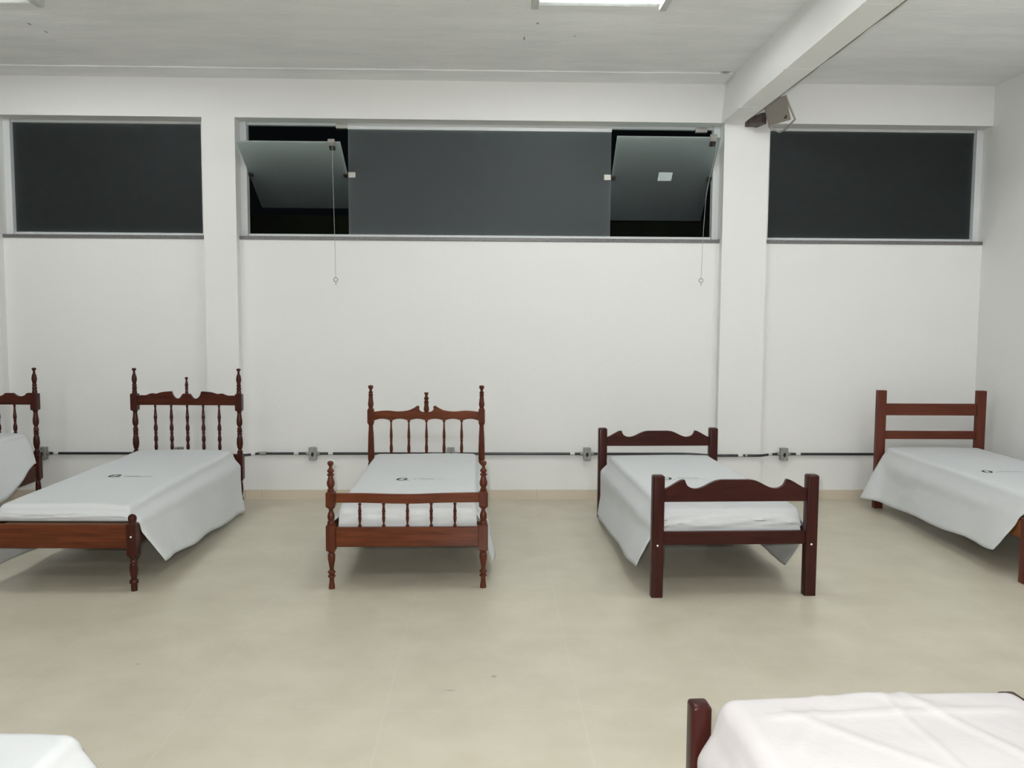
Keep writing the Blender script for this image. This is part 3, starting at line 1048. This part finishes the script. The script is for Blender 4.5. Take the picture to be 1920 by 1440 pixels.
def bed_dark(cx, cy, rz, hw, Ln, label):
    root = empty('single_bed', (cx, cy, 0), rz)
    tag(root, label, 'bed', BEDS)
    wv, wh = M['wood_dark_v'], M['wood_dark']
    ph = 0.034
    for s in (-1, 1):
        obj('foot_post', round_post(0.704, ph, ph), wv, root, smooth=40, loc=(s * hw, 0, 0))
        obj('head_post', round_post(0.716, ph, ph), wv, root, smooth=40, loc=(s * hw, Ln, 0))
    bm = bmesh.new()
    scallop(bm, hw - ph + 0.004, 0.550, 0.676, 0)
    obj('foot_board', bm, wh, root, smooth=35, bevel=0.004)
    bm = bmesh.new()
    scallop(bm, hw - ph + 0.004, 0.572, 0.692, Ln)
    obj('headboard', bm, wh, root, smooth=35, bevel=0.004)
    rail('foot_rail', root, -hw + ph - 0.004, hw - ph + 0.004, -0.013, 0.013, 0.300, 0.377, wh)
    rail('head_rail', root, -hw + ph - 0.004, hw - ph + 0.004, Ln - 0.013, Ln + 0.013, 0.300, 0.377, wh)
    for s in (-1, 1): bolt(root, s * hw - 0.004, -ph, 0.303)
    frame_rails(root, hw, Ln, 0.285, 0.372, wh, inset=ph - 0.004)
    return root


# ---- plain bed with a ladder headboard (far right)
def bed_plain(cx, cy, rz, hw, Ln, label):
    root = empty('single_bed', (cx, cy, 0), rz)
    tag(root, label, 'bed', BEDS)
    wv, wh = M['wood_red_v'], M['wood_red']
    for s in (-1, 1):
        bm = bmesh.new()
        box(bm, -0.036, 0.036, -0.0275, 0.0275, 0, 0.997)
        obj('head_post', bm, wv, root, smooth=0, bevel=0.004, loc=(s * hw, Ln, 0))
        bm = bmesh.new()
        box(bm, -0.031, 0.031, -0.03, 0.03, 0, 0.40)
        obj('foot_post', bm, wv, root, smooth=0, bevel=0.004, loc=(s * hw, 0, 0))
    for z0, z1 in ((0.787, 0.886), (0.587, 0.656)):
        rail('head_rail', root, -hw + 0.034, hw - 0.034, Ln - 0.012, Ln + 0.012, z0, z1, wh)
    rail('foot_rail', root, -hw + 0.029, hw - 0.029, -0.012, 0.012, 0.262, 0.372, wh)
    frame_rails(root, hw, Ln, 0.262, 0.372, M['wood_orange'])
    return root


# ---- dark bed in the right foreground: low rounded posts
def bed_low(cx, cy, rz, hw, Ln, h, label):
    root = empty('single_bed', (cx, cy, 0), rz)
    tag(root, label, 'bed', BEDS)
    wv, wh = M['wood_dark_v'], M['wood_dark']
    for s in (-1, 1):
        obj('foot_post', round_post(h, 0.029, 0.034), wv, root, smooth=40, loc=(s * hw, 0, 0))
        obj('head_post', round_post(h + 0.25, 0.029, 0.034), wv, root, smooth=40, loc=(s * hw, Ln, 0))
    rail('foot_rail', root, -hw + 0.026, hw - 0.026, -0.013, 0.013, 0.27, 0.37, wh)
    rail('head_rail', root, -hw + 0.026, hw - 0.026, Ln - 0.013, Ln + 0.013, 0.27, 0.7, wh)
    frame_rails(root, hw, Ln, 0.27, 0.37, wh, inset=0.03)
    return root


# ------------------------------------------------------------------ sheets


def smst(t):
    t = min(max(t, 0.0), 1.0)
    return t * t * (3 - 2 * t)


def sheet(cx, cy, rz, hw, v0, v1, zt, zb, left, right, label, rail_out, rail_z, seed=1, wr=1.0, logo=None, crease=(), zhead=None, slope=0.0, end_wr=1.0, cloth='cotton', r_e=0.035, fine=False, tail=0.1):
    """left/right: dict(z0=hem height at foot, z1=at head, f0=flare from the rail line at foot, f1=at head, hem=fn)"""
    root = empty('bed_sheet', (cx, cy, zb), rz)
    tag(root, label, 'bed sheet', SHEETS)
    W = hw
    r_f = 0.04
    nz = lambda x, y, s, f: noise.noise(Vector((x * f, y * f, seed * 7.3 + s)))

    def base(u, v):
        zz = zt + slope * (v - v0) + 0.006 * (1 - (u / W) ** 2)
        zz += wr * (0.005 * nz(u, v, 0, 3.0) + 0.0022 * nz(u, v, 5, 8.0))
        for (a, b2, c2, h, wd, t0, t1) in crease:       # ironed fold ridges: a*u + b*v = c
            along = -b2 * u + a * v
            if t0 <= along <= t1:
                d = (a * u + b2 * v - c2) / math.hypot(a, b2)
                fade = min(1, (along - t0) / 0.05, (t1 - along) / 0.05)
                zz += h * fade * math.exp(-(d / wd) ** 2)
        return zz

    def drop(d, r): return 0.0 if d >= r else r - math.sqrt(max(r * r - (r - d) ** 2, 0))

    def ztop(u, v): return base(u, v) - drop(W - abs(u), r_e) - drop(min(v - v0, v1 - v), r_f)
    nu, nv = (70, 110) if fine else (26, 56)
    us = sorted(set([round(W - r_e * (1 - math.cos(PI / 2 * k / 5)), 5) for k in range(6)]))
    inner = W - r_e
    us = [-x for x in reversed([x for x in us])] + [-inner + 2 * inner * k / nu for k in range(1, nu)] + us
    us[0], us[-1] = -W, W
    us = sorted(us)
    vv = [v0 + r_f * (1 - math.cos(PI / 2 * k / 5)) for k in range(6)]
    vi0, vi1 = v0 + r_f, v1 - r_f
    vs_ = vv + [vi0 + (vi1 - vi0) * k / nv for k in range(1, nv)] + [v0 + v1 - x for x in reversed(vv)]
    NT = 26 if fine else 16

    def drape(sd, side, v, t):
        vf = (v - v0) / (v1 - v0)
        z0 = ztop(sd * W, v) - 0.0
        hem = side['hem'](vf) if 'hem' in side else side['z0'] + (side['z1'] - side['z0']) * vf
        hem += side.get('wave', 0.006) * math.sin(v * 9 + seed)
        flr = side['flare'](vf) if 'flare' in side else side['f0'] + (side['f1'] - side['f0']) * vf
        XH = W0 + flr
        z = z0 + (hem - z0) * t
        x = W + (XH - W) * t ** 0.85
        need = W + (rail_out + 0.008 - W) * smst((z0 - z) / max(z0 - rail_z, 0.01))
        x = max(x, need)
        amp = side.get('amp', 0.012)
        x += amp * t * (math.sin(v * side.get('freq', 10) + seed * 1.3 + 0.8 * math.sin(v * 3)) * 0.6 + 0.8 * nz(v, t * 0.4, 9, 4)) + 0.004 * wr * nz(v * 1.5, t, 13, 6) * smst(t * 3)
        x = max(x, need)
        sh = side.get('shift', 0.06)
        y = v + sh * t ** 1.3 * math.exp(-((v - v0) / max(0.25, 1.7 * sh))) - side.get('shift_h', 0.02) * t * math.exp(-((v1 - v) / 0.3))
        return (sd * x, y, z)
    W0 = rail_out - 0.0125                                     # line of the side rails
    bm = bmesh.new()
    grid = []
    for v in vs_:
        row = [bm.verts.new(drape(-1, left, v, 1 - k / NT)) for k in range(NT)]
        row += [bm.verts.new((u, v, ztop(u, v))) for u in us]
        row += [bm.verts.new(drape(1, right, v, (k + 1) / NT)) for k in range(NT)]
        grid.append(row)
    for a, c in zip(grid, grid[1:]):
        for i in range(len(a) - 1): bm.faces.new((a[i], a[i + 1], c[i + 1], c[i]))
    n0, n1 = NT, NT + len(us)
    for row, vend, sg in ((grid[0], v0, -1), (grid[-1], v1, 1)):
        prev = row[n0:n1]
        top_z = [p.co.z for p in prev]
        J = 9
        for q in range(1, J + 2):
            t = q / J
            cur = []
            for i, p in enumerate(row[n0:n1]):
                u = p.co.x
                if q <= J:
                    z = top_z[i] + (zb - top_z[i]) * t
                    wv_ = end_wr * (0.010 * nz(u * 1.2 + t * 0.5, t, 21, 5) + 0.006 * nz(u - t * 0.6, t, 25, 12)) * math.sin(PI * min(t * 1.1, 1))
                    y = vend + sg * (0.012 * math.sin(PI * t) + wv_ + 0.004)
                    y = vend + sg * max(sg * (y - vend), -0.006)
                else:
                    z, y = zb, vend - sg * 0.12
                cur.append(bm.verts.new((u, y, z)))
            for i in range(len(cur) - 1): bm.faces.new((prev[i], prev[i + 1], cur[i + 1], cur[i]))
            prev = cur
    for vt in bm.verts: vt.co.z -= zb
    o = obj('cloth', bm, M[cloth], root, smooth=75)
    sm = o.modifiers.new('thickness', 'SOLIDIFY')
    sm.thickness = 0.0025
    sm.offset = -1.0
    if logo:
        lx, ly, lw, lines, gap = logo
        bm = bmesh.new()                                         # brushed open ring
        N = 40
        a_, b_ = [], []
        for kx in range(N + 1):
            t = 2 * PI * kx / N
            wdt = 0.007 + 0.012 * abs(math.cos(t + 0.35)) ** 3
            ca, sa = math.cos(t), math.sin(t)
            for lst, rr in ((a_, 1.0), (b_, 1.0 - wdt / 0.034)):
                x, y = lx + 0.036 * rr * ca, ly + (0.046 * rr + 0.004 * (1 - rr)) * sa + 0.008 * ca
                lst.append(bm.verts.new((x, y, ztop(x, y) + 0.0022 - zb)))
        for kx in range(N): bm.faces.new((a_[kx], a_[kx + 1], b_[kx + 1], b_[kx]))
        q = [(lx + 0.036, ly - 0.036), (lx + 0.052, ly - 0.045), (lx + 0.05, ly - 0.05), (lx + 0.034, ly - 0.042)]
        bm.faces.new([bm.verts.new((x, y, ztop(x, y) + 0.0022 - zb)) for x, y in q])
        lg = obj('printed_emblem', bm, M['ink'], root, smooth=0)
        lg['label'] = 'dark green brushed ring print'
        bm = bmesh.new()                                         # lettering too small to read: short strokes
        rn = random.Random(seed)
        for x_start, x_end, dy, hgt in lines:
            x = lx + x_start
            while x < lx + x_end:
                wd = rn.uniform(0.004, 0.009)
                hh = hgt * rn.uniform(0.55, 1.0)
                y = ly + dy
                qs = [(x, y), (x + wd, y), (x + wd, y + hh), (x, y + hh)]
                bm.faces.new([bm.verts.new((a, c, ztop(a, c) + 0.0022 - zb)) for a, c in qs])
                x += wd + rn.choice((0.003, 0.004, 0.009))
        lt = obj('printed_lettering', bm, M['ink_grey'], root, smooth=0)
        lt['label'] = 'faint grey printed lettering'
    return root


deg = math.radians
# bed 3 from the left
bed_turned(-0.4695, 5.004, deg(0.78), 0.4435, 1.928, 'reddish-brown bed with turned posts and a spindle footboard facing the viewer')
sheet(-0.4695, 5.004, deg(0.78), 0.405, 0.045, 1.885, 0.500, 0.346,
      dict(z0=0.18, z1=0.10, f0=0.05, f1=0.03, shift=0.05, amp=0.006), dict(z0=0.11, z1=0.09, f0=0.07, f1=0.03, shift=0.08, amp=0.016),
      'white printed sheet on the turned-post bed with the spindle footboard', 0.456, 0.362, seed=3,
      logo=(-0.095, 0.735, 1, ((0.075, 0.20, -0.004, 0.02), (0.205, 0.27, 0.0, 0.008)), 0))
# bed 2
bed_tall(-2.465, 4.98, deg(-1.3), 0.418, 2.015, 'waves', 'deep brown bed with wavy headboard and low ball-topped foot posts, second from the left')
sheet(-2.465, 4.98, deg(-1.3), 0.385, 0.045, 1.96, 0.490, 0.396,
      dict(z0=0.105, z1=0.06, f0=0.03, f1=0.03, shift=0.1), dict(z0=0.135, z1=0.02, f0=0.118, f1=0.05, shift=0.11, amp=0.012, wave=0.004),
      'white printed sheet hanging low on the right side of the wavy-headboard bed', 0.431, 0.385, seed=5, slope=0.014,
      logo=(-0.07, 0.865, 1, ((0.075, 0.17, -0.02, 0.016), (0.18, 0.26, -0.016, 0.010)), 0))
# bed 1
bed_tall(-4.045, 5.0, 0.0, 0.42, 2.0, 'scallops', 'deep brown bed with scalloped headboard cut off by the left edge')
sheet(-4.045, 5.0, 0.0, 0.392, 0.045, 1.93, 0.655, 0.396,
      dict(z0=0.2, z1=0.3, f0=0.05, f1=0.03), dict(hem=lambda t: 0.20 + 0.08 * t + 0.16 * smst((t - 0.66) / 0.34), flare=lambda t: 0.125 - 0.03 * smst((t - 0.8) / 0.2), shift=0.05, shift_h=0.14, amp=0.006),
      'white sheet on the bed cut off by the left edge', 0.433, 0.385, seed=6)
# bed 4
bed_dark(1.413, 4.853, deg(1.6), 0.446, 1.985, 'dark mahogany bed with thick square posts and scalloped footboard')
sheet(1.413, 4.853, deg(1.6), 0.405, 0.052, 1.94, 0.503, 0.356,
      dict(z0=0.135, z1=0.03, f0=0.105, f1=0.052, shift=0.07, amp=0.010, wave=0.003, freq=7), dict(z0=0.045, z1=0.07, f0=0.022, f1=0.03, shift=0.36, amp=0.008),
      'white printed sheet on the dark mahogany bed, hanging low on its left', 0.4585, 0.372, seed=8, end_wr=1.8,
      logo=(-0.18, 0.91, 1, ((0.08, 0.22, 0.01, 0.018), (0.07, 0.26, -0.03, 0.008)), 0))
# bed 5
bed_plain(3.682, 5.05, deg(-0.8), 0.42, 2.08, 'plain red-brown bed with ladder headboard by the right wall')
sheet(3.682, 5.05, deg(-0.8), 0.395, 0.05, 2.035, 0.525, 0.374,
      dict(z0=0.15, z1=0.085, flare=lambda t: 0.085 - 0.03 * t + 0.10 * smst((t - 0.9) / 0.1), shift=0.16, shift_h=-0.03, amp=0.014, freq=8),
      dict(z0=0.2, z1=0.2, f0=0.04, f1=0.04, amp=0.004),
      'white printed sheet on the plain ladder-back bed by the right wall', 0.433, 0.372, seed=9,
      logo=(-0.195, 0.86, 1, ((0.08, 0.30, -0.005, 0.016),), 0))
# bed 6: right foreground, foot towards the far beds
cr = ((0, 1, 0.20, 0.006, 0.012, -0.36, 0.36), (0, 1, 0.62, 0.005, 0.012, -0.36, 0.36), (1, 0, -0.02, 0.004, 0.010, 0.06, 1.9),
      (1, 0.35, -0.05, 0.005, 0.014, -0.3, 0.6), (0.5, 1, 0.10, 0.004, 0.018, -0.2, 0.3), (1, -0.6, 0.1, 0.004, 0.016, 0.1, 0.6), (1, 0.8, 0.42, 0.004, 0.016, -0.1, 0.5))
bed_low(1.062, 2.380, deg(180 + 2.0), 0.460, 1.96, 0.510, 'dark wooden bed in the right foreground with rounded low posts')
sheet(1.062, 2.380, deg(180 + 2.0), 0.432, 0.062, 1.885, 0.558, 0.378,
      dict(z0=0.15, z1=0.12, f0=0.07, f1=0.07, amp=0.02, shift=0.05), dict(z0=0.15, z1=0.12, f0=0.05, f1=0.07, amp=0.012, freq=14, shift=0.03),
      'creased white sheet on the bed in the right foreground', 0.4745, 0.37, seed=12, wr=1.3, crease=cr, fine=True, cloth='cotton_warm', end_wr=0.3, r_e=0.05)
# bed 7: left foreground
b7 = empty('single_bed', (-1.463, 2.27, 0), deg(180))
tag(b7, 'low wooden bed hidden under the bright sheet in the lower left corner', 'bed', BEDS)
for sx in (-1, 1):
    for y in (0.12, 1.8):
        rail('leg', b7, sx * 0.36 - 0.03, sx * 0.36 + 0.03, y - 0.03, y + 0.03, 0, 0.28, M['wood_dark_v'])
    rail('side_rail', b7, sx * 0.40 - 0.0125, sx * 0.40 + 0.0125, 0.06, 1.9, 0.28, 0.372, M['wood_dark'])
for y in (0.06, 1.875): rail('foot_rail', b7, -0.387, 0.387, y, y + 0.025, 0.28, 0.372, M['wood_dark'])
sheet(-1.463, 2.27, deg(180), 0.40, 0.04, 1.91, 0.512, 0.380,
      dict(z0=0.12, z1=0.12, f0=0.18, f1=0.07, amp=0.03, freq=9, shift=0.0), dict(z0=0.12, z1=0.12, f0=0.06, f1=0.06, amp=0.014),
      'bright white sheet corner in the lower left foreground', 0.4125, 0.37, seed=15, wr=1.6, fine=True)
